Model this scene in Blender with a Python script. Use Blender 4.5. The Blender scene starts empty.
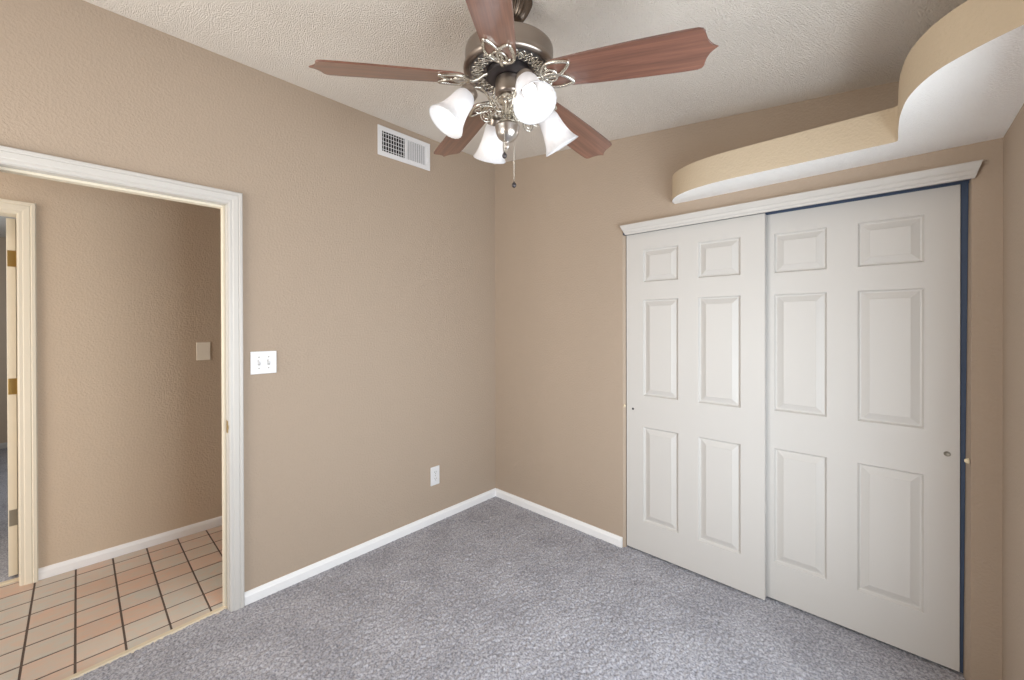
import bpy, bmesh, math, random
import numpy as np
from mathutils import Vector, Matrix
PI = math.pi
sc = bpy.context.scene
COL = sc.collection

# ---------------------------------------------------------------- camera
cam_d = bpy.data.cameras.new('camera'); cam = bpy.data.objects.new('camera', cam_d); COL.objects.link(cam)
cam_d.sensor_width = 36.0; cam_d.lens = 407.27 * 36.0 / 1024.0
cam_d.shift_x = 0.01766; cam_d.shift_y = -0.01426; cam_d.clip_start = 0.02
YAW, PITCH, ROLL = -0.7744, -0.0038, -0.0025
CAM = Vector((2.356, -2.4235, 1.4259))
fw = Vector((math.sin(YAW)*math.cos(PITCH), math.cos(YAW)*math.cos(PITCH), math.sin(PITCH)))
r0 = Vector((math.cos(YAW), -math.sin(YAW), 0)); u0 = r0.cross(fw)
rt = r0*math.cos(ROLL) + u0*math.sin(ROLL); up = -r0*math.sin(ROLL) + u0*math.cos(ROLL)
cam.matrix_world = Matrix(((rt.x, up.x, -fw.x, CAM.x), (rt.y, up.y, -fw.y, CAM.y), (rt.z, up.z, -fw.z, CAM.z), (0, 0, 0, 1)))
sc.camera = cam

# ---------------------------------------------------------------- world, lights, exposure
sc.view_settings.view_transform = 'Standard'; sc.view_settings.look = 'None'
sc.view_settings.gamma = 1.0; sc.view_settings.use_curve_mapping = False
sc.view_settings.exposure = 0.10
sc.cycles.use_denoising = True
sc.cycles.max_bounces = 10; sc.cycles.diffuse_bounces = 6; sc.cycles.glossy_bounces = 4
sc.cycles.transmission_bounces = 6; sc.cycles.sample_clamp_indirect = 6.0
world = bpy.data.worlds.new('world'); sc.world = world; world.use_nodes = True
wn = world.node_tree.nodes; wn['Background'].inputs[0].default_value = (0.75, 0.86, 1.0, 1); wn['Background'].inputs[1].default_value = 1.0

def area(name, loc, rot, sx, sy, watts, col):
    d = bpy.data.lights.new(name, 'AREA'); d.shape = 'RECTANGLE'; d.size = sx; d.size_y = sy
    d.energy = watts; d.color = col
    o = bpy.data.objects.new(name, d); COL.objects.link(o); o.location = loc; o.rotation_euler = rot
    return o
# daylight from the unseen side window; fill from one added behind the camera
DAY = (0.86, 0.94, 1.0)
area('unseen_window_light', (2.652+0.22, -1.33, 1.00), (0, PI/2 - 0.06, 0), 1.25, 1.4, 62, DAY)
# added fill: tilted up and tinted warm to brighten the ceiling
area('unseen_window_light', (0.90, -3.78, 1.42), (PI/2 + 0.34, 0, -0.30), 1.5, 1.35, 52, (1.0, 0.95, 0.87))
BULB_W = 0.10        # each of the four fan bulbs
# two unseen lamps added to brighten the hallway; then the far room's daylight
area('hall_fill', (-0.42, -4.12, 0.95), (PI/2 - 0.05, 0, 0.10), 0.55, 1.5, 20, (1.0, 0.98, 0.94))
area('hall_lamp_fill', (-0.6, -3.2, 2.40), (0, 0, 0), 0.3, 0.3, 3, (1.0, 0.93, 0.84))
area('far_room_daylight', (-3.0, -3.95, 1.5), (PI/2, 0, 0), 1.4, 1.3, 22, DAY)

# ---------------------------------------------------------------- node helpers
def mat(name, col, rough=0.6, metal=0.0, spec=0.4):
    m = bpy.data.materials.new(name); m.use_nodes = True
    b = m.node_tree.nodes['Principled BSDF']
    b.inputs['Base Color'].default_value = (*col, 1); b.inputs['Roughness'].default_value = rough
    b.inputs['Metallic'].default_value = metal; b.inputs['Specular IOR Level'].default_value = spec
    return m, m.node_tree.nodes, m.node_tree.links, b
def nd(n, kind, **kw):
    o = n.new(kind)
    for k, v in kw.items():
        if k in o.inputs: o.inputs[k].default_value = v
        else: setattr(o, k, v)
    return o
def srgb(r, g, b):
    f = lambda c: (c/255/12.92) if c/255 <= 0.04045 else ((c/255+0.055)/1.055)**2.4
    return (f(r), f(g), f(b))
def add_bump(n, l, b, height, strength, dist, normal=None):
    bp = nd(n, 'ShaderNodeBump', Strength=strength, Distance=dist)
    l.new(height, bp.inputs['Height'])
    if normal: l.new(normal, bp.inputs['Normal'])
    l.new(bp.outputs[0], b.inputs['Normal']); return bp
def world_pos(n):
    return n.new('ShaderNodeNewGeometry').outputs['Position']

def plaster(name, col, scale=95, strength=0.32, dist=0.003):
    m, n, l, b = mat(name, col, 0.75, 0, 0.25)
    p = world_pos(n)
    t = nd(n, 'ShaderNodeTexNoise', Scale=scale, Detail=3.0, Roughness=0.55); l.new(p, t.inputs['Vector'])
    r = nd(n, 'ShaderNodeValToRGB'); r.color_ramp.elements[0].position = 0.38; r.color_ramp.elements[1].position = 0.66
    l.new(t.outputs['Fac'], r.inputs[0]); add_bump(n, l, b, r.outputs[0], strength, dist)
    return m
M_wall = plaster('painted_tan_wall', srgb(176, 159, 142))
M_hall = plaster('painted_hall_wall', srgb(202, 184, 163))
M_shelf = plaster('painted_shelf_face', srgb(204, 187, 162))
def popcorn(name, col, st=0.5):
    m, n, l, b = mat(name, col, 0.9, 0, 0.1)
    p = world_pos(n)
    t = nd(n, 'ShaderNodeTexNoise', Scale=120.0, Detail=4.0, Roughness=0.6); l.new(p, t.inputs['Vector'])
    v = nd(n, 'ShaderNodeTexVoronoi', Scale=210.0); l.new(p, v.inputs['Vector'])
    mx = nd(n, 'ShaderNodeMath', operation='SUBTRACT'); l.new(t.outputs['Fac'], mx.inputs[0]); l.new(v.outputs['Distance'], mx.inputs[1])
    add_bump(n, l, b, mx.outputs[0], st, 0.010)
    return m
M_ceil = popcorn('popcorn_ceiling', srgb(238, 231, 222), 0.75)
M_shelf_under = popcorn('popcorn_shelf_underside', srgb(250, 249, 247), 0.3)
M_white = mat('white_trim_paint', srgb(200, 197, 193), 0.4)[0]
M_white_lit = mat('white_trim_paint_lit', srgb(240, 240, 241), 0.4)[0]  # trim white lightened to stand for brighter light low on the walls
M_cream = mat('cream_trim_paint', srgb(226, 218, 200), 0.45)[0]
def door_paint():
    m, n, l, b = mat('white_door_paint', srgb(202, 199, 195), 0.42)
    tc = nd(n, 'ShaderNodeTexCoord'); mp = nd(n, 'ShaderNodeMapping'); mp.inputs['Scale'].default_value = (90, 90, 5)
    l.new(tc.outputs['Object'], mp.inputs[0])
    t = nd(n, 'ShaderNodeTexNoise', Scale=1.0, Detail=4.0, Distortion=0.6); l.new(mp.outputs[0], t.inputs['Vector'])
    add_bump(n, l, b, t.outputs['Fac'], 0.12, 0.002); return m
M_door = door_paint()
M_plate = mat('white_plastic', srgb(228, 228, 230), 0.3)[0]
M_ivory = mat('ivory_plastic', srgb(226, 212, 182), 0.4)[0]
M_hallplate = mat('off_white_plastic', srgb(250, 244, 230), 0.4)[0]
M_slot = mat('grey_slot', srgb(176, 174, 172), 0.5)[0]
M_dark = mat('dark_slot', (0.015, 0.014, 0.013), 0.7)[0]
M_navy = mat('navy_strip', srgb(64, 78, 102), 0.6)[0]
M_brass = mat('aged_brass', srgb(176, 148, 92), 0.35, 0.9)[0]
M_steel = mat('grey_steel', srgb(150, 146, 136), 0.45, 0.6)[0]
M_inside = mat('closet_inside', srgb(150, 140, 128), 0.9)[0]
def nickel(name, col, rough):
    m, n, l, b = mat(name, col, rough, 1.0)
    tc = nd(n, 'ShaderNodeTexCoord'); mp = nd(n, 'ShaderNodeMapping'); mp.inputs['Scale'].default_value = (20, 20, 900)
    l.new(tc.outputs['Object'], mp.inputs[0])
    t = nd(n, 'ShaderNodeTexNoise', Scale=1.0, Detail=2.0); l.new(mp.outputs[0], t.inputs['Vector'])
    add_bump(n, l, b, t.outputs['Fac'], 0.08, 0.001); return m
M_pewter = nickel('antique_pewter', srgb(160, 149, 140), 0.34)
M_bright = nickel('bright_nickel', srgb(214, 210, 200), 0.25)
M_band = mat('grey_pewter_band', srgb(122, 118, 120), 0.4, 0.9)[0]
M_canopy = nickel('oiled_pewter', srgb(112, 100, 90), 0.4)
M_cup = nickel('satin_pewter', srgb(196, 190, 184), 0.3)
M_iron_dark = mat('dark_pewter', srgb(84, 80, 82), 0.45, 0.9)[0]
def wood():
    m, n, l, b = mat('walnut_blade', srgb(112, 66, 48), 0.34, 0, 0.6)
    tc = nd(n, 'ShaderNodeTexCoord'); mp = nd(n, 'ShaderNodeMapping'); mp.inputs['Scale'].default_value = (2.2, 55, 55)
    l.new(tc.outputs['Object'], mp.inputs[0])
    t = nd(n, 'ShaderNodeTexNoise', Scale=1.0, Detail=6.0, Roughness=0.65, Distortion=0.4); l.new(mp.outputs[0], t.inputs['Vector'])
    r = nd(n, 'ShaderNodeValToRGB'); e = r.color_ramp.elements
    e[0].position = 0.30; e[0].color = (*srgb(88, 54, 42), 1); e[1].position = 0.72; e[1].color = (*srgb(140, 92, 72), 1)
    l.new(t.outputs['Fac'], r.inputs[0]); l.new(r.outputs[0], b.inputs['Base Color'])
    b.inputs['Coat Weight'].default_value = 1.0; b.inputs['Coat IOR'].default_value = 1.8; b.inputs['Coat Roughness'].default_value = 0.26
    return m
M_wood = wood()
def frosted():
    m = bpy.data.materials.new('frosted_white_glass'); m.use_nodes = True
    n, l = m.node_tree.nodes, m.node_tree.links; b = n['Principled BSDF']
    b.inputs['Base Color'].default_value = (0.93, 0.93, 0.94, 1); b.inputs['Roughness'].default_value = 0.35
    tr = nd(n, 'ShaderNodeBsdfTranslucent'); tr.inputs['Color'].default_value = (0.80, 0.80, 0.82, 1)
    mx = nd(n, 'ShaderNodeMixShader'); mx.inputs[0].default_value = 0.5
    l.new(b.outputs[0], mx.inputs[1]); l.new(tr.outputs[0], mx.inputs[2]); l.new(mx.outputs[0], n['Material Output'].inputs[0])
    return m
M_glass = frosted()
def emitter(name, col, s):
    m, n, l, b = mat(name, (0.9, 0.9, 0.9), 0.5)
    b.inputs['Emission Color'].default_value = (*col, 1); b.inputs['Emission Strength'].default_value = s; return m
M_bulb = emitter('lit_bulb', (1.0, 0.95, 0.9), 1.6)
M_added_lamp = emitter('lit_added_lamp', (1.0, 0.88, 0.7), 3.0)  # glow of the added hall lamp
def pane():
    m = bpy.data.materials.new('window_glass'); m.use_nodes = True
    n, l = m.node_tree.nodes, m.node_tree.links
    t = nd(n, 'ShaderNodeBsdfTransparent'); g = nd(n, 'ShaderNodeBsdfGlossy'); g.inputs['Roughness'].default_value = 0.02
    mx = nd(n, 'ShaderNodeMixShader'); mx.inputs[0].default_value = 0.06
    l.new(t.outputs[0], mx.inputs[1]); l.new(g.outputs[0], mx.inputs[2]); l.new(mx.outputs[0], n['Material Output'].inputs[0]); return m
M_pane = pane()
def carpet_mat():
    m, n, l, b = mat('grey_carpet', srgb(158, 152, 154), 0.95, 0, 0.08)
    p = world_pos(n)
    t = nd(n, 'ShaderNodeTexNoise', Scale=4.5, Detail=3.0, Roughness=0.6); l.new(p, t.inputs['Vector'])
    r = nd(n, 'ShaderNodeValToRGB'); e = r.color_ramp.elements
    e[0].position = 0.35; e[0].color = (*srgb(174, 173, 180), 1); e[1].position = 0.65; e[1].color = (*srgb(192, 191, 198), 1)
    l.new(t.outputs['Fac'], r.inputs[0])
    f = nd(n, 'ShaderNodeTexNoise', Scale=105.0, Detail=3.0, Roughness=0.6); l.new(p, f.inputs['Vector'])
    r2 = nd(n, 'ShaderNodeValToRGB'); r2.color_ramp.elements[0].position = 0.36; r2.color_ramp.elements[0].color = (0.38, 0.38, 0.40, 1)
    r2.color_ramp.elements[1].position = 0.62
    l.new(f.outputs['Fac'], r2.inputs[0])
    mm = nd(n, 'ShaderNodeMix', data_type='RGBA', blend_type='MULTIPLY'); mm.inputs[0].default_value = 0.9
    l.new(r.outputs[0], mm.inputs[6]); l.new(r2.outputs[0], mm.inputs[7]); l.new(mm.outputs[2], b.inputs['Base Color'])
    add_bump(n, l, b, f.outputs['Fac'], 0.6, 0.006)
    b.inputs['Sheen Weight'].default_value = 0.2
    return m
M_carpet = carpet_mat()
TX, TY, X0, Y0 = 0.1435, 0.158, -0.2515, -2.595
def tile_mat():
    m, n, l, b = mat('terracotta_tile', srgb(190, 160, 138), 0.42, 0, 0.4)
    p = world_pos(n); sp = nd(n, 'ShaderNodeSeparateXYZ'); l.new(p, sp.inputs[0])
    def cell(out, off, step):
        a = nd(n, 'ShaderNodeMath', operation='SUBTRACT'); l.new(out, a.inputs[0]); a.inputs[1].default_value = off
        d = nd(n, 'ShaderNodeMath', operation='DIVIDE'); l.new(a.outputs[0], d.inputs[0]); d.inputs[1].default_value = step
        f = nd(n, 'ShaderNodeMath', operation='FLOOR'); l.new(d.outputs[0], f.inputs[0]); return f.outputs[0]
    c = nd(n, 'ShaderNodeCombineXYZ'); l.new(cell(sp.outputs[0], X0, TX), c.inputs[0]); l.new(cell(sp.outputs[1], Y0, TY), c.inputs[1])
    w = nd(n, 'ShaderNodeTexWhiteNoise', noise_dimensions='3D'); l.new(c.outputs[0], w.inputs['Vector'])
    r = nd(n, 'ShaderNodeValToRGB'); e = r.color_ramp.elements
    e[0].position = 0.0; e[0].color = (*srgb(196, 190, 180), 1); e[1].position = 1.0; e[1].color = (*srgb(214, 184, 166), 1)
    for pos, col in ((0.3, (198, 190, 178)), (0.55, (208, 188, 172)), (0.8, (200, 170, 150))):
        q = e.new(pos); q.color = (*srgb(*col), 1)
    l.new(w.outputs['Value'], r.inputs[0])
    mp = nd(n, 'ShaderNodeMapping'); mp.inputs['Scale'].default_value = (9, 5, 9); l.new(p, mp.inputs[0])
    ad = nd(n, 'ShaderNodeVectorMath', operation='ADD'); l.new(mp.outputs[0], ad.inputs[0]); l.new(w.outputs['Color'], ad.inputs[1])
    t = nd(n, 'ShaderNodeTexNoise', Scale=2.2, Detail=6.0, Roughness=0.65, Distortion=1.2); l.new(ad.outputs[0], t.inputs['Vector'])
    r2 = nd(n, 'ShaderNodeValToRGB'); e2 = r2.color_ramp.elements
    e2[0].position = 0.38; e2[0].color = (*srgb(212, 168, 142), 1); e2[1].position = 0.62; e2[1].color = (*srgb(184, 184, 176), 1)
    l.new(t.outputs['Fac'], r2.inputs[0])
    mm = nd(n, 'ShaderNodeMix', data_type='RGBA'); mm.inputs[0].default_value = 0.36
    l.new(r.outputs[0], mm.inputs[6]); l.new(r2.outputs[0], mm.inputs[7]); l.new(mm.outputs[2], b.inputs['Base Color'])
    add_bump(n, l, b, t.outputs['Fac'], 0.15, 0.003)
    return m
M_tile = tile_mat()
M_grout = mat('dark_grout', srgb(96, 82, 74), 0.9)[0]
M_thresh = mat('beige_threshold', srgb(214, 200, 176), 0.6)[0]

# ---------------------------------------------------------------- mesh helpers
def obj(name, bm, m, parent=None, smooth=False):
    me = bpy.data.meshes.new(name)
    bmesh.ops.recalc_face_normals(bm, faces=bm.faces[:])
    bm.to_mesh(me); bm.free()
    for x in (m if isinstance(m, (list, tuple)) else [m]): me.materials.append(x)
    if smooth is True:
        for p in me.polygons: p.use_smooth = True
    elif smooth:
        for p in me.polygons: p.use_smooth = True
        me.set_sharp_from_angle(angle=math.radians(smooth))
    o = bpy.data.objects.new(name, me); COL.objects.link(o)
    if parent: o.parent = parent
    return o
def struct(name, bm, m, parent=None, smooth=False):
    o = obj(name, bm, m, parent, smooth)
    if parent is None: o['kind'] = 'structure'
    return o
def empty(name, loc):
    o = bpy.data.objects.new(name, None); COL.objects.link(o); o.location = loc; o.empty_display_size = 0.05; return o
def tag(o, label, cat, group=None, kind=None):
    o['label'] = label; o['category'] = cat
    if group: o['group'] = group
    if kind: o['kind'] = kind
    return o
def box(bm, a, b, bevel=0.0, seg=2):
    a, b = Vector(a), Vector(b)
    r = bmesh.ops.create_cube(bm, size=1.0)
    for v in r['verts']:
        v.co = Vector(((a.x+b.x)/2 + v.co.x*(b.x-a.x), (a.y+b.y)/2 + v.co.y*(b.y-a.y), (a.z+b.z)/2 + v.co.z*(b.z-a.z)))
    if bevel:
        es = list({e for v in r['verts'] for e in v.link_edges})
        bmesh.ops.bevel(bm, geom=es, offset=bevel, segments=seg, profile=0.5, affect='EDGES')
def prism(bm, pts, d, mi=0):
    """closed polygon pts (3-D, planar) extruded by vector d"""
    d = Vector(d); va = [bm.verts.new(Vector(p)) for p in pts]; vb = [bm.verts.new(Vector(p)+d) for p in pts]
    bm.faces.new(va); bm.faces.new(vb[::-1]); n = len(pts)
    for i in range(n): bm.faces.new((va[i], vb[i], vb[(i+1) % n], va[(i+1) % n]))
def lathe(bm, prof, origin=(0, 0, 0), axis=(0, 0, 1), seg=48, ripple=None, closed=True, caps=False):
    axis = Vector(axis).normalized(); o = Vector(origin)
    q = axis.to_track_quat('Z', 'Y'); ex, ey = q @ Vector((1, 0, 0)), q @ Vector((0, 1, 0))
    rings = []
    for k, (r, h) in enumerate(prof):
        ring = []
        for i in range(seg):
            a = 2*PI*i/seg; rr = max(r, 1e-4)
            if ripple: rr = ripple(k, a, rr)
            ring.append(bm.verts.new(o + axis*h + (ex*math.cos(a) + ey*math.sin(a))*rr))
        rings.append(ring)
    for A, B in zip(rings, rings[1:]):
        for i in range(seg): bm.faces.new((A[i], A[(i+1) % seg], B[(i+1) % seg], B[i]))
    if caps:
        bm.faces.new(rings[0]); bm.faces.new(rings[-1])
def tube(bm, pts, rad, seg=8, closed=False, taper=None):
    P = [Vector(p) for p in pts]; n = len(P); rings = []; prev = None
    for i in range(n):
        t = (P[(i+1) % n] - P[i-1]) if closed else (P[min(i+1, n-1)] - P[max(i-1, 0)])
        t.normalize()
        if prev is None:
            ref = Vector((0, 0, 1)) if abs(t.z) < 0.9 else Vector((1, 0, 0)); nx = t.cross(ref).normalized()
        else:
            nx = (prev - t*prev.dot(t)).normalized()
        prev = nx; ny = t.cross(nx); r = rad*(taper(i/(n-1)) if taper else 1)
        rings.append([bm.verts.new(P[i] + (nx*math.cos(2*PI*k/seg) + ny*math.sin(2*PI*k/seg))*r) for k in range(seg)])
    m = n if closed else n-1
    for i in range(m):
        A, B = rings[i], rings[(i+1) % n]
        off = 0
        if closed and i == n-1:
            off = min(range(seg), key=lambda s: sum((A[k].co - B[(k+s) % seg].co).length for k in range(seg)))
        for k in range(seg): bm.faces.new((A[k], A[(k+1) % seg], B[(k+1+off) % seg], B[(k+off) % seg]))
    if not closed: bm.faces.new(rings[0]); bm.faces.new(rings[-1])
def spline(pts, n=8, closed=False):
    P = [Vector(p) for p in pts]; m = len(P); out = []
    for i in range(m if closed else m-1):
        a, b, c, d = (P[(i-1) % m], P[i], P[(i+1) % m], P[(i+2) % m]) if closed else (P[max(i-1, 0)], P[i], P[i+1], P[min(i+2, m-1)])
        for k in range(n):
            t = k/n
            out.append(0.5*((2*b) + (c-a)*t + (2*a-5*b+4*c-d)*t*t + (3*b-a-3*c+d)*t**3))
    if not closed: out.append(P[-1])
    return out
def sweep(bm, prof, path, mp, side=1, square=False):
    """moulding: prof [(u outward, v off the wall)], path in wall 2-D, mp(s, z, v) -> 3-D; mitred corners"""
    P = [Vector(p) for p in path]; n = len(P); rows = []
    for i in range(n):
        d1 = (P[i]-P[i-1]).normalized() if i else None; d2 = (P[i+1]-P[i]).normalized() if i < n-1 else None
        nn = [Vector((-d.y, d.x))*side for d in (d1, d2) if d is not None]
        if len(nn) == 2: m = (nn[0]+nn[1]); m = m / (m.dot(nn[0]))
        else: m = nn[0]
        rows.append([bm.verts.new(mp(*(P[i]+m*u), v)) for u, v in prof])
    k = len(prof)
    for A, B in zip(rows, rows[1:]):
        for j in range(k): bm.faces.new((A[j], A[(j+1) % k], B[(j+1) % k], B[j]))
    bm.faces.new(rows[0]); bm.faces.new(rows[-1])
LEFT = lambda s, z, v: Vector((v, s, z))            # left wall, face x = 0
BACK = lambda s, z, v: Vector((s, -v, z))           # closet wall, face y = 0
HALL = lambda s, z, v: Vector((-1.06+v, s, z))      # far hall wall

# ---------------------------------------------------------------- room shell
W, YB, T = 2.652, -3.60, 0.115
SL, HZ = 0.1276, 2.7474
cz = lambda x: HZ - SL*x
DY0, DY1, DZ = -2.69, -1.888, 2.038     # doorway in the left wall
CX0, CX1, CZT = 1.130, 2.575, 2.03      # closet opening
bm = bmesh.new()
prism(bm, [(0, YB-T, -0.05), (0, DY0, -0.05), (0, DY0, DZ), (0, DY1, DZ), (0, DY1, -0.05), (0, T, -0.05), (0, T, HZ+0.05), (0, YB-T, HZ+0.05)], (-T, 0, 0))
struct('wall_left', bm, M_wall)
bm = bmesh.new()
prism(bm, [(0, 0, -0.05), (CX0, 0, -0.05), (CX0, 0, CZT), (CX1, 0, CZT), (CX1, 0, -0.05), (W, 0, -0.05), (W, 0, cz(W)+0.05), (0, 0, HZ+0.05)], (0, T, 0))
struct('wall_back', bm, M_wall)
vy0, vy1, vz0, vz1 = -2.03, -0.63, 0.36, 1.72     # window in the right wall, beside the camera
bm = bmesh.new(); WT = cz(W)+0.05
for a, b in (((YB-T, -0.05), (vy0, WT)), ((vy1, -0.05), (0.8, WT)), ((vy0, -0.05), (vy1, vz0)), ((vy0, vz1), (vy1, WT))):
    box(bm, (W, a[0], a[1]), (W+T, b[0], b[1]))
struct('wall_right', bm, M_wall)
bm = bmesh.new()
for a, b in (((vy0, vz0), (vy1, vz0+.05)), ((vy0, vz1-.05), (vy1, vz1)), ((vy0, vz0+.05), (vy0+.05, vz1-.05)), ((vy1-.05, vz0+.05), (vy1, vz1-.05)), ((-1.35, vz0+.05), (-1.31, vz1-.05))):
    box(bm, (W+0.03, a[0], a[1]), (W+0.09, b[0], b[1]), 0.004)
win = struct('window_2', bm, M_white)
bm = bmesh.new(); box(bm, (W+0.057, vy0+.05, vz0+.05), (W+0.063, vy1-.05, vz1-.05)); obj('pane', bm, M_pane, win)
# wall behind the camera; the window in it is added for the fill lamp
wx0, wx1, wz0, wz1 = 0.12, 1.68, 0.75, 2.1
bm = bmesh.new()
for a, b in (((0, -0.05), (wx0, HZ)), ((wx1, -0.05), (W, cz(W))), ((wx0, -0.05), (wx1, wz0)), ((wx0, wz1), (wx1, cz(wx1)))):
    box(bm, (a[0], YB-T, a[1]), (b[0], YB, b[1]))
struct('wall_front', bm, M_wall)
bm = bmesh.new()
for a, b in (((wx0, wz0), (wx1, wz0+.05)), ((wx0, wz1-.05), (wx1, wz1)), ((wx0, wz0+.05), (wx0+.05, wz1-.05)), ((wx1-.05, wz0+.05), (wx1, wz1-.05)), ((0.88, wz0+.05), (0.92, wz1-.05))):
    box(bm, (a[0], YB-0.09, a[1]), (b[0], YB-0.03, b[1]), 0.004)
win = struct('added_window_1', bm, M_white)
bm = bmesh.new(); box(bm, (wx0+.05, YB-0.063, wz0+.05), (wx1-.05, YB-0.057, wz1-.05)); obj('pane', bm, M_pane, win)
# ceiling, falling towards the closet side
bm = bmesh.new()
prism(bm, [(-0.05, YB-T, cz(-0.05)), (W+0.05, YB-T, cz(W+0.05)), (W+0.05, 0.05, cz(W+0.05)), (-0.05, 0.05, cz(-0.05))], (0, 0, 0.1))
struct('ceiling', bm, M_ceil)
# carpet with real tufted pile
def carpet(name, x0, x1, y0, y1, step, amp, seed, m):
    rng = np.random.default_rng(seed)
    nx, ny = int((x1-x0)/step)+1, int((y1-y0)/step)+1
    xs, ys = np.linspace(x0, x1, nx), np.linspace(y0, y1, ny)
    h = rng.normal(size=(ny, nx)); g = rng.normal(size=(ny, nx))
    sm = lambda a: (a + np.roll(a, 1, 0) + np.roll(a, -1, 0) + np.roll(a, 1, 1) + np.roll(a, -1, 1))/5
    g = sm(sm(g))*2.2; h = sm(h)*1.6; h = np.clip(h*1.0+g*0.35, -1.7, 1.7)*amp
    co = np.empty((ny, nx, 3)); co[..., 0] = xs[None]; co[..., 1] = ys[:, None]
    co[1:-1, 1:-1, 0] += rng.normal(size=(ny-2, nx-2))*step*0.22; co[1:-1, 1:-1, 1] += rng.normal(size=(ny-2, nx-2))*step*0.22
    co[..., 2] = h - amp*0.4
    if name == 'floor':      # the carpet ends under the threshold strip
        co[..., 2] -= 0.02*(co[..., 0] < -0.030 - 0.067*(co[..., 1]+2.4) + 0.020)
    idx = np.arange(nx*ny).reshape(ny, nx)
    f = np.stack([idx[:-1, :-1], idx[:-1, 1:], idx[1:, 1:], idx[1:, :-1]], -1).reshape(-1, 4)
    me = bpy.data.meshes.new(name); me.vertices.add(nx*ny); me.vertices.foreach_set('co', co.reshape(-1).astype(np.float32))
    me.loops.add(f.size); me.loops.foreach_set('vertex_index', f.reshape(-1).astype(np.int32))
    me.polygons.add(len(f)); me.polygons.foreach_set('loop_start', np.arange(0, f.size, 4, dtype=np.int32))
    me.update(calc_edges=True); me.validate(); me.materials.append(m)
    o = bpy.data.objects.new(name, me); COL.objects.link(o); o['kind'] = 'structure'; return o
carpet('floor', -0.052, W+0.002, YB, 0.62, 0.0048, 0.0027, 3, M_carpet)
# closet interior
bm = bmesh.new()
box(bm, (CX0-0.2, 0.62, -0.05), (W, 0.70, 2.5)); box(bm, (CX0-0.28, T, -0.05), (CX0-0.2, 0.70, 2.5)); box(bm, (CX0-0.28, T, 2.42), (W, 0.70, 2.5))
struct('wall_closet', bm, M_inside)

# ---------------------------------------------------------------- curved plant shelf over the closet
edge = spline([(1.455, 0.0, 0), (1.458, -0.045, 0), (1.482, -0.10, 0), (1.535, -0.158, 0), (1.628, -0.208, 0), (1.772, -0.234, 0), (2.023, -0.235, 0), (2.20, -0.233, 0), (2.350, -0.231, 0)], 5)
edge += [Vector((2.364, -0.2325, 0)), Vector((2.370, -0.240, 0))]
edge += spline([(2.371, -0.27, 0), (2.371, -0.40, 0), (2.376, -0.525, 0), (2.395, -0.655, 0), (2.440, -0.765, 0), (2.505, -0.835, 0), (2.574, -0.884, 0), (W, -0.93, 0)], 5)
ZB, ZT = 2.118, 2.252
bm = bmesh.new()
lo = [bm.verts.new((p.x, p.y, ZB)) for p in edge] + [bm.verts.new((W, 0, ZB))]
hi = [bm.verts.new((p.x, p.y, ZT)) for p in edge] + [bm.verts.new((W, 0, ZT))]
f = bm.faces.new(lo); f.material_index = 1
bm.faces.new(hi)
for i in range(len(lo)): bm.faces.new((lo[i], lo[(i+1) % len(lo)], hi[(i+1) % len(lo)], hi[i]))
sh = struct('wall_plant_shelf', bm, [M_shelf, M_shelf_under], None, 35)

# ---------------------------------------------------------------- baseboards
BPROF = [(0, 0), (0.0, 0.013), (0.042, 0.013), (0.050, 0.010), (0.055, 0.009), (0.063, 0.004), (0.063, 0)]
def baseboard(name, mp, s0, s1, m, side=1, prof=BPROF):
    bm = bmesh.new(); sweep(bm, prof, [(s0, 0.0), (s1, 0.0)], mp, side); return struct(name, bm, m)
baseboard('baseboard_left', LEFT, -1.838, 0.0, M_white_lit)
baseboard('baseboard_back', BACK, 0.013, CX0-0.002, M_white_lit)
baseboard('baseboard_hall', HALL, -2.590, 0.6, M_white_lit)

# ---------------------------------------------------------------- bedroom doorway (left wall)
CAS = [(0, 0), (0, 0.008), (0.006, 0.011), (0.018, 0.011), (0.022, 0.014), (0.044, 0.017), (0.048, 0.015), (0.052, 0.019), (0.064, 0.019), (0.068, 0.014), (0.068, 0)]
CAS = [(u*0.88, v) for u, v in CAS]
JT = 0.014   # jamb board thickness
jy0, jy1, jz = DY0+JT, DY1-JT, DZ-JT
bm = bmesh.new()
box(bm, (-T, DY1-JT, -0.004), (0.0, DY1, DZ), 0.001); box(bm, (-T, DY0, -0.004), (0, DY0+JT, DZ), 0.001); box(bm, (-T, jy0, DZ-JT), (0, jy1, DZ), 0.001)
d1 = struct('door_1', bm, M_white)
bm = bmesh.new(); r = 0.003
sweep(bm, CAS, [(jy1+r, -0.005), (jy1+r, jz+r), (jy0-r, jz+r), (jy0-r, -0.005)], LEFT, -1); obj('casing', bm, M_white, d1)
bm = bmesh.new()
sweep(bm, CAS, [(jy1+r, -0.005), (jy1+r, jz+r), (jy0-r, jz+r), (jy0-r, -0.005)], lambda s, z, v: Vector((-T-v, s, z)), -1); obj('casing', bm, M_white, d1)
bm = bmesh.new()
box(bm, (-0.085, jy1-0.011, -0.004), (-0.045, jy1, jz), 0.0015); box(bm, (-0.085, jy0, -0.004), (-0.045, jy0+0.011, jz), 0.0015); box(bm, (-0.085, jy0+.011, jz-0.011), (-0.045, jy1-.011, jz), 0.0015)
obj('door_stop', bm, M_cream, d1)
bm = bmesh.new(); box(bm, (-0.034, jy1-0.0016, 0.885), (-0.006, jy1, 0.945), 0.0006); box(bm, (-0.006, jy1-0.0025, 0.905), (0.003, jy1-0.0003, 0.925), 0.0006)
obj('strike_plate', bm, M_brass, d1)
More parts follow.
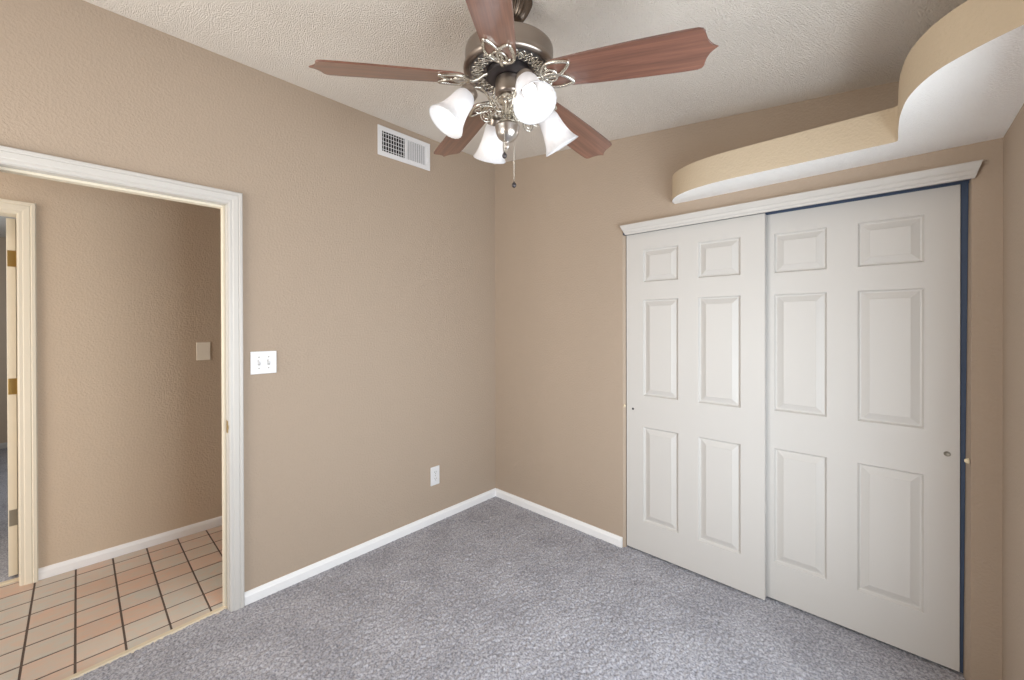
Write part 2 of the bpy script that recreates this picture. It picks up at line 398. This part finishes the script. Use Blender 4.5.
# threshold strip between tile and carpet
bm = bmesh.new()
xa = lambda y: -0.030 - 0.067*(y+2.4); xb = lambda y: xa(y) + 0.033
y0, y1 = jy0, jy1
prism(bm, [(xa(y0), y0, -0.012), (xb(y0), y0, -0.012), (xb(y0)-.006, y0, 0.006), (xa(y0)+.004, y0, 0.005)], (xa(y1)-xa(y0), y1-y0, 0))
struct('trim_1', bm, M_thresh)

# ---------------------------------------------------------------- hallway
HX = -1.06
hy0, hy1, hz = -3.46, -2.641, 2.044       # opening in the far hall wall
bm = bmesh.new()
prism(bm, [(HX, -4.2, -0.05), (HX, hy0, -0.05), (HX, hy0, hz), (HX, hy1, hz), (HX, hy1, -0.05), (HX, 0.7, -0.05), (HX, 0.7, 2.5), (HX, -4.2, 2.5)], (-T, 0, 0))
struct('wall_hall', bm, M_hall)
bm = bmesh.new(); box(bm, (HX-T, 0.6, -0.05), (-T, 0.7, 2.5)); struct('wall_hall_end', bm, M_hall)
bm = bmesh.new(); box(bm, (HX-T, -4.3, -0.05), (0, -4.2, 2.5)); struct('wall_hall_near', bm, M_hall)
bm = bmesh.new(); box(bm, (-T, -4.2, -0.05), (0, YB-T, 2.8)); struct('wall_hall_side', bm, M_hall)
bm = bmesh.new(); box(bm, (HX-T, -4.2, 2.44), (-T+0.002, 0.6, 2.52)); struct('ceiling_hall', bm, M_ceil)
bm = bmesh.new()
box(bm, (HX-0.10, -4.2, -0.05), (-0.02, 0.6, -0.0042))
hf = struct('floor_hall', bm, M_grout)
bm = bmesh.new()
for i in range(-7, 3):
    for j in range(-11, 21):
        ax, bx = X0+i*TX+0.0052, X0+(i+1)*TX-0.0052; ay, by = Y0+j*TY+0.0042, Y0+(j+1)*TY-0.0042
        ax = max(ax, HX-0.10); bx = min(bx, -0.02); ay = max(ay, -4.2); by = min(by, 0.6)
        if bx-ax < 0.01 or by-ay < 0.01: continue
        if bx > -T and not (ay > DY0-0.02 and by < DY1+0.12):
            bx = min(bx, -T)
            if bx-ax < 0.01: continue
        box(bm, (ax, ay, -0.012), (bx, by, -0.002), 0.0008, 1)
obj('tiles', bm, M_tile, hf)
# far doorway: frame, open leaf, hinges
bm = bmesh.new(); k1, k0, kz = hy1-JT, hy0+JT, hz-JT
box(bm, (HX-T, k1, -0.002), (HX, hy1, hz), 0.001); box(bm, (HX-T, hy0, -0.002), (HX, k0, hz), 0.001); box(bm, (HX-T, k0, kz), (HX, k1, hz), 0.001)
d2 = struct('door_2', bm, M_cream)
bm = bmesh.new(); sweep(bm, [(u*1.16, v) for u, v in CAS], [(k1+r, -0.003), (k1+r, kz+r), (k0-r, kz+r), (k0-r, -0.003)], HALL, -1); obj('casing', bm, M_cream, d2)
bm = bmesh.new(); box(bm, (HX-T-0.80, k1-0.046, 0.012), (HX-T-0.012, k1-0.011, kz-0.004), 0.002); leaf = obj('door_leaf', bm, M_cream, d2)
for z, m in ((1.80, M_brass), (1.08, M_brass), (0.34, M_steel)):
    bm = bmesh.new(); box(bm, (HX-T-0.0125, k1-0.042, z-0.045), (HX-T-0.0085, k1-0.006, z+0.045), 0.001)
    lathe(bm, [(0.0001, -.05), (0.005, -.05), (0.005, .05), (0.0001, .05)], (HX-T-0.006, k1-0.005, z), seg=12)
    obj('hinge', bm, m, leaf)
# room beyond
bm = bmesh.new(); box(bm, (-5.1, -4.2, -0.05), (-5.0, 0.7, 2.5)); struct('wall_far_room', bm, M_hall)
bm = bmesh.new(); box(bm, (-5.0, 0.1, -0.05), (HX-T, 0.2, 2.5)); struct('wall_far_room_side', bm, M_hall)
bm = bmesh.new(); box(bm, (-5.0, -4.3, -0.05), (HX-T, -4.2, 2.5)); struct('wall_far_room_near', bm, M_hall)
bm = bmesh.new(); box(bm, (-5.1, -4.3, 2.44), (HX-T+0.001, 0.7, 2.52)); struct('ceiling_far_room', bm, M_ceil)
carpet('floor_far_room', -5.02, HX-0.09, -4.2, 0.1, 0.03, 0.003, 5, M_carpet)
baseboard('baseboard_far_room', lambda s, z, v: Vector((-5.0+v, s, z)), -4.2, 0.1, M_white, 1)
bm = bmesh.new(); box(bm, (HX-0.104, k0, -0.01), (HX-0.07, k1, 0.006), 0.003); struct('trim_2', bm, M_thresh)

# ---------------------------------------------------------------- closet: header trim, track, doors
bm = bmesh.new()
HP = [(0, 0), (0, 0.012), (0.008, 0.014), (0.014, 0.020), (0.026, 0.023), (0.032, 0.029), (0.050, 0.037), (0.057, 0.037), (0.057, 0)]
rows = []
for s_lo, s_hi in ((1.153, 1.130), (2.583, 2.600)):
    rows.append([bm.verts.new((s_lo + (s_hi-s_lo)*u/0.057, -v, 1.983+u)) for u, v in HP])
k = len(HP)
for j in range(k): bm.faces.new((rows[0][j], rows[0][(j+1) % k], rows[1][(j+1) % k], rows[1][j]))
bm.faces.new(rows[0]); bm.faces.new(rows[1]); struct('trim_3', bm, M_white)
bm = bmesh.new(); box(bm, (CX0, 0.010, 1.990), (CX1, 0.112, CZT)); box(bm, (CX0, 0.0585, 1.982), (CX1, 0.0605, 1.990)); struct('trim_4', bm, M_navy)

PANELS_X = [(0.108, 0.318), (0.427, 0.637)]
PANELS_Z = [(0.190, 0.774), (0.966, 1.560), (1.668, 1.868)]
def panel_door(name, x, yf, w=0.745, z0=0.013, h=1.972, th=0.035):
    bm = bmesh.new()
    def V(a, b, d=0.0): return bm.verts.new((a, d, b))
    xs = [0, *[q for p in PANELS_X for q in p], w]; zs = [0, *[q for p in PANELS_Z for q in p], h]
    g = [[V(a, b) for a in xs] for b in zs]
    for j in range(len(zs)-1):
        for i in range(len(xs)-1):
            if i % 2 == 1 and j % 2 == 1:
                ring = [g[j][i], g[j][i+1], g[j+1][i+1], g[j+1][i]]
                for ins, dep in ((0.0025, 0.004), (0.007, 0.0125), (0.012, 0.0135), (0.038, 0.0030), (0.040, 0.0015)):
                    a, b, c, d = xs[i]+ins, xs[i+1]-ins, zs[j]+ins, zs[j+1]-ins
                    nr = [V(a, c, dep), V(b, c, dep), V(b, d, dep), V(a, d, dep)]
                    for q in range(4): bm.faces.new((ring[q], ring[(q+1) % 4], nr[(q+1) % 4], nr[q]))
                    ring = nr
                bm.faces.new(ring)
            else:
                bm.faces.new((g[j][i], g[j][i+1], g[j+1][i+1], g[j+1][i]))
    nx, nz = len(xs), len(zs)
    loop = [g[0][i] for i in range(nx)] + [g[j][-1] for j in range(1, nz)] + [g[-1][i] for i in range(nx-2, -1, -1)] + [g[j][0] for j in range(nz-2, 0, -1)]
    bk = [bm.verts.new((v.co.x, th, v.co.z)) for v in loop]
    for q in range(len(loop)): bm.faces.new((loop[q], bk[q], bk[(q+1) % len(loop)], loop[(q+1) % len(loop)]))
    bm.faces.new(bk[::-1])
    o = obj(name, bm, M_door); o.location = (x, yf, z0); return o
def finger_pull(door, x, z, rad, m):
    bm = bmesh.new(); lathe(bm, [(rad, -0.001), (rad, 0.0012), (rad*0.86, 0.0016), (rad*0.8, 0.0004), (0.0001, 0.0003)], (x, 0, z), (0, -1, 0), 24)
    return obj('finger_pull', bm, m, door, True)
L = panel_door('sliding_closet_door', 1.147, 0.020)
tag(L, 'white six-panel sliding closet door on the front track, lapping over the other', 'closet door', 'six-panel sliding doors of the closet', 'thing')
finger_pull(L, 0.042, 0.876, 0.007, M_iron_dark)
R = panel_door('sliding_closet_door', 1.8155, 0.065, 0.736)
tag(R, 'white six-panel sliding closet door on the rear track, beside the navy gap filler', 'closet door', 'six-panel sliding doors of the closet', 'thing')
finger_pull(R, 0.7015, 0.876, 0.0105, M_steel)
bm = bmesh.new()      # out-of-plumb jamb liner beside the rear door
q = [bm.verts.new(c_) for c_ in ((CX1, 0.001, 0.0), (2.5625, 0.070, 0.0), (2.5625, 0.112, 0.0), (CX1, 0.112, 0.0), (CX1, 0.001, 1.99), (2.5745, 0.070, 1.99), (2.5745, 0.112, 1.99), (CX1, 0.112, 1.99))]
for f in ((3, 2, 1, 0), (4, 5, 6, 7), (0, 1, 5, 4), (1, 2, 6, 5), (2, 3, 7, 6), (3, 0, 4, 7)): bm.faces.new([q[i] for i in f])
struct('trim_5', bm, M_wall)
bm = bmesh.new()      # splayed drywall return at the other side of the opening
prism(bm, [(CX0, 0.001, 0.0), (1.1425, 0.016, 0.0), (1.1425, 0.10, 0.0), (CX0, 0.112, 0.0)], (0, 0, 1.985))
struct('trim_6', bm, M_wall)
# added navy filler painted as the dark closet interior; and the two little bumpers
bm = bmesh.new()
prism(bm, [(2.5535, 0.071, 1.985), (2.5735, 0.071, 1.985), (2.5615, 0.071, 0.01), (2.5535, 0.071, 0.01)], (0, 0.006, 0)); o = obj('gap_filler', bm, M_navy)
tag(o, 'narrow navy filler painted as the dark closet interior in the gap beside the rear door', 'strip')
def bumper(loc, axis, label, s):
    bm = bmesh.new(); lathe(bm, [(0.009*s, 0), (0.009*s, 0.002), (0.008*s, 0.006*s), (0.005*s, 0.010*s), (0.0001, 0.011*s)], (0, 0, 0), axis, 20)
    o = obj('jamb_bumper', bm, M_ivory, None, True); o.location = loc
    tag(o, label, 'bumper', 'ivory bumpers on the closet jambs'); return o
bumper((2.5708, 0.012, 0.884), (-1, 0, 0), 'small ivory bumper on the closet jamb crossing the navy gap filler', 1.15)
bumper((1.1362, 0.008, 0.902), (1, 0, 0), 'tiny ivory bumper on the closet jamb beside the front sliding door', 1.0)

# ---------------------------------------------------------------- vent, switch, outlet, hall plate
def wall_vent():
    root = empty('air_vent', (0, -0.872, 2.5137)); y0, y1, h = -0.205, 0.205, 0.190
    tag(root, 'white rectangular supply air vent high on the wall under the ceiling', 'vent')
    iy0, iy1, iz0, iz1 = y0+0.030, y1-0.034, 0.030, h-0.030
    bm = bmesh.new()
    box(bm, (0, y0, 0), (0.008, y1, iz0), 0.002); box(bm, (0, y0, iz1), (0.008, y1, h), 0.002)
    box(bm, (0, y0, iz0), (0.008, iy0, iz1), 0.002); box(bm, (0, iy1, iz0), (0.008, y1, iz1), 0.002); box(bm, (0, -0.004, iz0), (0.008, 0.010, iz1), 0.002)
    obj('frame', bm, M_plate, root)
    bm = bmesh.new(); box(bm, (0.0003, iy0, iz0), (0.0010, iy1, iz1)); obj('duct_shade', bm, M_dark, root)  # dark sheet painted as the shade inside the duct
    n1 = 9
    for k in range(n1):
        y = iy0 + (k+0.5)*(-0.004-iy0)/n1
        bm = bmesh.new(); box(bm, (0.0040, y-0.0013, iz0), (0.0080, y+0.0013, iz1), 0.0004, 1); obj('louver', bm, M_plate, root)
    for k in range(5):
        z = iz0 + (k+0.5)*(iz1-iz0)/5
        bm = bmesh.new(); box(bm, (0.0012, iy0, z-0.0018), (0.0036, -0.004, z+0.0018), 0.0005, 1); obj('cross_louver', bm, M_plate, root)
    for k in range(n1):
        y = 0.010 + (k+0.5)*(iy1-0.010)/n1
        bm = bmesh.new(); hw = (iy1-0.010)/n1*0.73
        prism(bm, [(0.0012, y+hw*0.72, iz0), (0.0070, y-hw*0.72, iz0), (0.0070, y-hw*0.72+0.0012, iz0), (0.0012, y+hw*0.72+0.0012, iz0)], (0, 0, iz1-iz0)); obj('louver', bm, M_plate, root)
    bm = bmesh.new(); box(bm, (0.008, y1-0.022, 0.060), (0.0125, y1-0.016, 0.085), 0.001); obj('damper_lever', bm, M_plate, root)
wall_vent()
def screw(par, y, z, x):
    bm = bmesh.new(); lathe(bm, [(0.0032, 0), (0.0028, 0.001), (0.0001, 0.0014)], (x, y, z), (1, 0, 0), 14); obj('screw', bm, M_steel, par, True)
sw = empty('light_switch', (0, -1.743, 1.168)); tag(sw, 'white double toggle light switch on the tan wall beside the doorway casing', 'light switch')
bm = bmesh.new(); box(bm, (0, -0.062, 0), (0.007, 0.062, 0.118), 0.003, 3); obj('plate', bm, M_plate, sw)
for dy in (-0.023, 0.023):
    bm = bmesh.new(); box(bm, (0.0066, dy-0.0065, 0.045), (0.0076, dy+0.0065, 0.073)); obj('toggle_slot', bm, M_slot, sw)
    bm = bmesh.new(); prism(bm, [(0.007, dy-0.005, 0.052), (0.007, dy-0.005, 0.064), (0.020, dy-0.004, 0.074), (0.020, dy-0.004, 0.066)], (0, 0.009, 0)); obj('toggle', bm, M_plate, sw)
    screw(sw, dy, 0.030, 0.007); screw(sw, dy, 0.088, 0.007)
ou = empty('wall_outlet', (0, -0.6285, 0.268)); tag(ou, 'white duplex power outlet low on the tan wall above the baseboard', 'outlet')
bm = bmesh.new(); box(bm, (0, -0.039, 0), (0.006, 0.039, 0.132), 0.0025, 3); obj('plate', bm, M_plate, ou)
for z in (0.043, 0.089):
    bm = bmesh.new(); lathe(bm, [(0.017, 0.005), (0.017, 0.0075), (0.015, 0.0082), (0.0001, 0.0082)], (0, 0, z), (1, 0, 0), 28)
    rc = obj('receptacle', bm, M_plate, ou, 30)
    bm = bmesh.new()
    for dy in (-0.0065, 0.0065): box(bm, (0.008, dy-0.0013, z), (0.0086, dy+0.0013, z+0.009))
    lathe(bm, [(0.0026, 0.008), (0.0026, 0.0086), (0.0001, 0.0086)], (0, 0, z-0.007), (1, 0, 0), 12); obj('slots', bm, M_dark, rc)
screw(ou, 0, 0.066, 0.006)
hp = empty('wall_plate', (HX, -1.8145, 1.180)); tag(hp, 'blank beige cover plate on the hallway wall seen through the doorway', 'wall plate')
bm = bmesh.new(); box(bm, (0, -0.040, 0), (0.006, 0.040, 0.124), 0.0025, 3); obj('plate', bm, M_hallplate, hp)
# added hallway lamp, out of frame, put in to light the hall
hl = empty('added_hall_lamp', (-0.6, -3.2, 2.44)); tag(hl, 'unseen round flush lamp added to light the hallway beyond the doorway', 'ceiling lamp')
bm = bmesh.new(); lathe(bm, [(0.0001, 0), (0.16, 0), (0.16, -0.02), (0.0001, -0.02)], seg=32); obj('base', bm, M_white, hl, 30)
bm = bmesh.new(); lathe(bm, [(0.15, -0.02), (0.145, -0.026), (0.10, -0.032), (0.0001, -0.034)], seg=32); obj('lamp_shade', bm, M_added_lamp, hl, True)

# ---------------------------------------------------------------- ceiling fan
FR, FF = Vector((0.7149, 0.6992, 0)), Vector((-0.6992, 0.7149, 0))     # across and along the view, for the fan's heading
C = Vector((1.373, -1.351, 2.262)) + FR*0.006                            # hub centre at blade height
nb = Vector((0.020, 0.014, 1)).normalized()                              # the fan hangs very slightly off plumb
top = C + nb*((cz(C.x)-C.z))
fan = empty('ceiling_fan', top)
tag(fan, 'five-blade walnut and pewter ceiling fan with four lit frosted glass shades', 'ceiling fan')
ROT = nb.to_track_quat('Z', 'Y').to_matrix()
O = Vector((0, 0, -(top-C).length))                                      # hub centre in the fan's own frame
fan.rotation_euler = ROT.to_euler()
INV = ROT.inverted()
def F(v): return INV @ Vector(v)                                         # world direction -> fan frame
def P(dirn, r, h): return O + dirn*r + Vector((0, 0, h))
# canopy, fluted
cn = F(Vector((SL, 0, 1)).normalized())
bm = bmesh.new()
cp = [(0.0001, -0.067), (0.020, -0.067), (0.030, -0.064), (0.040, -0.056), (0.048, -0.044), (0.055, -0.030), (0.060, -0.016), (0.063, -0.008), (0.068, -0.006), (0.068, 0.004)]
lathe(bm, cp, F(FR)*0.012, cn, 120, lambda k, a, r_: r_*(1+0.075*math.cos(24*a)) if 2 <= k <= 6 else r_)
obj('canopy', bm, M_canopy, fan, 40)
bm = bmesh.new(); lathe(bm, [(0.013, 0.0), (0.013, 0.20)], O+Vector((0, 0, 0.10)), seg=20, caps=True)
lathe(bm, [(0.020, 0.12), (0.020, 0.150), (0.014, 0.160)], O, seg=24); obj('downrod', bm, M_pewter, fan, 40)
# motor housing
bm = bmesh.new()
lathe(bm, [(0.014, 0.138), (0.060, 0.137), (0.130, 0.133), (0.151, 0.130), (0.1555, 0.125), (0.156, 0.115), (0.156, 0.080), (0.159, 0.074), (0.161, 0.068), (0.161, 0.060), (0.156, 0.054), (0.147, 0.052), (0.142, 0.057), (0.080, 0.060), (0.0001, 0.060)], O, seg=72)
mo = obj('motor_housing', bm, M_pewter, fan, 40)
bm = bmesh.new(); lathe(bm, [(0.139, 0.0575), (0.082, 0.0595), (0.082, 0.0570), (0.139, 0.0550)], O, seg=64); obj('base_plate', bm, M_band, mo, 30)
bm = bmesh.new()
def ringcurve(f, n=220): return [O + Vector((f(t)*math.cos(t), f(t)*math.sin(t), 0.0535)) for t in [2*PI*i/n for i in range(n)]]
tube(bm, ringcurve(lambda t: 0.112+0.021*math.sin(15*t)), 0.0026, 6, True)
tube(bm, ringcurve(lambda t: 0.112-0.021*math.sin(15*t)), 0.0026, 6, True)
tube(bm, ringcurve(lambda t: 0.112+0.010*math.sin(30*t)), 0.0022, 6, True)
for i in range(15):
    a = 2*PI*(i+0.0)/15 + PI/30
    for rr_, off in ((0.100, 0), (0.124, 0), (0.112, PI/15)):
        c0 = O + Vector((rr_*math.cos(a+off), rr_*math.sin(a+off), 0.0535))
        tube(bm, [c0+Vector((0.0065*math.cos(q), 0.0065*math.sin(q), 0)) for q in [2*PI*s/10 for s in range(10)]], 0.0018, 5, True)
obj('filigree', bm, M_bright, mo, True)
bm = bmesh.new(); lathe(bm, [(0.078, 0.060), (0.080, 0.050), (0.078, 0.040), (0.060, 0.036), (0.0001, 0.036)], O, seg=48); obj('flywheel', bm, M_iron_dark, fan, 40)
# switch housing, fitter and cup
bm = bmesh.new(); lathe(bm, [(0.040, 0.036), (0.045, 0.032), (0.0465, 0.020), (0.0465, -0.016), (0.043, -0.023), (0.034, -0.027), (0.0001, -0.027)], O, seg=40); obj('switch_housing', bm, M_pewter, fan, 40)
bm = bmesh.new()
lathe(bm, [(0.026, -0.026), (0.034, -0.030), (0.037, -0.038), (0.034, -0.046), (0.024, -0.050), (0.020, -0.058), (0.020, -0.094), (0.022, -0.100), (0.028, -0.112), (0.036, -0.122), (0.036, -0.127), (0.024, -0.131), (0.020, -0.134)], O, seg=40,
      ripple=lambda k, a, r_: r_*(1+0.06*math.cos(12*a)) if k in (1, 2, 3) else r_)
obj('light_fitter', bm, M_bright, fan, 40)
bm = bmesh.new()
lathe(bm, [(0.018, -0.130), (0.038, -0.1315), (0.0435, -0.134), (0.0440, -0.138), (0.0425, -0.141), (0.0415, -0.152), (0.038, -0.164), (0.031, -0.175), (0.021, -0.183), (0.008, -0.189), (0.006, -0.193), (0.0085, -0.198), (0.0095, -0.203), (0.0075, -0.209), (0.004, -0.212), (0.0001, -0.217)], O, seg=40)
obj('cup_finial', bm, M_cup, fan, True)
# lamp arms with scrolls, sockets, shades, bulbs
def lamp(theta):
    d = F(-FF*math.cos(theta) + FR*math.sin(theta)); d = (d - Vector((0, 0, d.z))).normalized()
    A = lambda q: P(d, q[0], q[1])
    bm = bmesh.new()
    tube(bm, [A(q) for q in spline([(0.018, -0.080, 0), (0.040, -0.086, 0), (0.062, -0.070, 0), (0.078, -0.040, 0), (0.104, -0.020, 0), (0.128, -0.024, 0), (0.138, -0.034, 0)], 8)], 0.0042, 10)
    arm = obj('light_arm', bm, M_bright, fan, True)
    bm = bmesh.new()
    sp = [(0.084 + (0.024-0.018*t)*math.cos(2.2+t*11.5), -0.112 + (0.024-0.018*t)*math.sin(2.2+t*11.5), 0) for t in [i/40 for i in range(41)]]
    tube(bm, [A(q) for q in sp], 0.0023, 7)
    tube(bm, [A(q) for q in spline([(0.022, -0.092, 0), (0.044, -0.104, 0), (0.062, -0.094, 0), sp[0]], 8)], 0.0023, 7)
    tube(bm, [A(q) for q in spline([(0.052, -0.078, 0), (0.085, -0.078, 0), (0.122, -0.102, 0), (0.108, -0.108, 0), (0.078, -0.096, 0)], 6, True)], 0.0020, 6, True)
    tube(bm, [A(q) for q in spline([(0.030, -0.086, 0), (0.050, -0.058, 0), (0.062, -0.040, 0), (0.050, -0.032, 0), (0.042, -0.042, 0), (0.050, -0.050, 0)], 6)], 0.0020, 6)
    obj('scroll', bm, M_bright, arm, True)
    n0, n1 = A((0.152, -0.055)), A((0.226, -0.164)); ax = (n1-n0).normalized(); Lh = (n1-n0).length
    bm = bmesh.new(); lathe(bm, [(0.0001, -0.030), (0.012, -0.029), (0.024, -0.024), (0.030, -0.018), (0.031, 0.002), (0.029, 0.006), (0.0001, 0.006)], n0, ax, 32)
    obj('socket', bm, M_pewter, arm, 40)
    sh_ = [(0.027, 0.0), (0.034, 0.010), (0.0375, 0.022), (0.039, 0.036), (0.0405, 0.050), (0.043, 0.066), (0.0465, 0.082), (0.051, 0.098), (0.057, 0.113), (0.063, 0.124), (0.067, Lh)]
    prof = sh_ + [(r_-0.0028, h-0.0004) for r_, h in sh_[::-1]]
    rip = lambda k, a, r_: r_*(1 + 0.011*max(0, (min(k, 21-k)-5)/5)*math.cos(26*a))
    bm = bmesh.new(); lathe(bm, prof, n0, ax, 130, rip)
    s = obj('lamp_shade', bm, M_glass, fan, True)
    bm = bmesh.new(); lathe(bm, [(0.0001, 0.012), (0.011, 0.012), (0.012, 0.026), (0.018, 0.040), (0.0215, 0.054), (0.020, 0.068), (0.012, 0.078), (0.0001, 0.081)], n0, ax, 20)
    obj('bulb', bm, M_bulb, s, True)
    ld = bpy.data.lights.new('bulb_light', 'POINT'); ld.energy = BULB_W; ld.color = (1.0, 0.91, 0.80); ld.shadow_soft_size = 0.012
    lo_ = bpy.data.objects.new('bulb_light', ld); COL.objects.link(lo_); lo_.parent = fan; lo_.location = n0 + ax*0.092
for th in (20, 112, 197, 292): lamp(math.radians(th))
# blades with their irons
def blade_mesh():
    bm = bmesh.new(); y = []
    up_ = [(0.150, 0.0), (0.151, 0.026), (0.156, 0.042), (0.166, 0.050), (0.185, 0.055), (0.30, 0.0615), (0.45, 0.0675), (0.58, 0.0700), (0.615, 0.0700), (0.627, 0.066), (0.633, 0.057), (0.634, 0.044), (0.638, 0.030), (0.645, 0.017), (0.654, 0.007), (0.667, 0.0)]
    pts = up_ + [(a, -b) for a, b in up_[-2:0:-1]]
    prism(bm, [(a, b, -0.003) for a, b in pts], (0, 0, 0.006))
    es = [e for e in bm.edges if abs(e.verts[0].co.z - e.verts[1].co.z) < 1e-6]
    bmesh.ops.bevel(bm, geom=es, offset=0.0012, segments=2, affect='EDGES'); return bm
def iron_bm(c, s):
    bm = bmesh.new(); z = -0.0065
    def flat(pts, rad, closed=True): tube(bm, [Vector((a, b, z)) for a, b in [(q[0], q[1]) for q in spline([(u, v_, 0) for u, v_ in pts], 7, closed)]], rad, 8, closed)
    for sg in (1, -1):
        flat([(0.136, 0.004*sg), (0.142, 0.028*sg), (0.160, 0.045*sg), (0.186, 0.050*sg), (0.212, 0.0475*sg), (0.238, 0.041*sg), (0.233, 0.027*sg), (0.214, 0.009*sg), (0.190, -0.004*sg), (0.160, -0.007*sg)], 0.0058)
    flat([(0.168+0.023*math.cos(t), 0.023*math.sin(t)) for t in [2*PI*i/8 for i in range(8)]], 0.0046)
    flat([(0.155, 0.010), (0.170, 0.009), (0.170, -0.008), (0.185, -0.010)], 0.0026, False)
    for q in ((0.160, 0.032), (0.160, -0.032), (0.206, 0.0)):
        lathe(bm, [(0.0001, -0.012), (0.004, -0.0105), (0.0045, -0.003)], (q[0], q[1], 0), seg=10)
    # arm down from the flywheel, in the blade's frame (pitched by PITCHB)
    pts = [Vector((0.068, 0, 0.020)), Vector((0.084, 0, 0.014)), Vector((0.102, 0, 0.001)), Vector((0.120, 0, -0.006)), Vector((0.142, 0, z))]
    tube(bm, spline(pts, 6), 0.0062, 10)
    lathe(bm, [(0.0001, 0.006), (0.010, 0.005), (0.011, -0.002), (0.0001, -0.003)], (0.140, 0, z), seg=16)
    return bm
PB = -0.25; PH = 4.064
nbl = Vector((0.051, 0.034, 1)).normalized()        # the blades' sweep plane, a little out of true
b0 = None
for k in range(5):
    a = PH + k*2*PI/5 + (0.022 if k == 1 else 0)
    d = Vector((math.cos(a), math.sin(a), 0)); d = (d - nbl*d.dot(nbl)).normalized(); t = nbl.cross(d); d = (d*math.cos(0.070) - nbl*math.sin(0.070)).normalized(); nk = d.cross(t)
    y = (t*math.cos(PB) + nk*math.sin(PB)); z = d.cross(y)
    mw = Matrix(((d.x, y.x, z.x), (d.y, y.y, z.y), (d.z, y.z, z.z)))
    if b0 is None:
        b0 = obj('blade', blade_mesh(), M_wood, fan, 30); i0 = obj('blade_iron', iron_bm(1, 0), M_bright, b0, True); bl = b0
    else:
        bl = b0.copy(); COL.objects.link(bl); bl.parent = fan
        ir = i0.copy(); COL.objects.link(ir); ir.parent = bl
    bl.matrix_local = Matrix.Translation(O + Vector((0, 0, 0.028)) - F(FR)*0.007) @ (INV @ mw).to_4x4()
# pull chains (hang plumb) with fobs
def chain(off, z_top, z_bot, fob):
    p0 = O + F(off) + Vector((0, 0, z_top)); dn = F(Vector((0, 0, -1))); n = int((z_top-z_bot)/0.0042)
    bm = bmesh.new()
    tube(bm, [p0, p0 + dn*(z_top-z_bot)], 0.0007, 6)
    for i in range(n):
        bmesh.ops.create_icosphere(bm, subdivisions=1, radius=0.0014, matrix=Matrix.Translation(p0 + dn*(i*0.0042)))
    c = obj('pull_chain', bm, M_bright, fan, True)
    bm = bmesh.new(); e = p0 + dn*(z_top-z_bot)
    lathe(bm, [(0.0001, -0.002), (0.003, 0.0), (0.0032, 0.003), (0.0065, 0.005), (0.0085, 0.010), (0.0085, 0.013), (0.0065, 0.018), (0.003, 0.0205), (0.0001, 0.021)], e, dn, 20)
    obj('pull_fob', bm, fob, c, True)
chain(FR*0.022 + FF*0.036, -0.015, -0.318, M_iron_dark)
chain(FR*-0.012 + FF*-0.036, -0.120, -0.240, M_iron_dark)
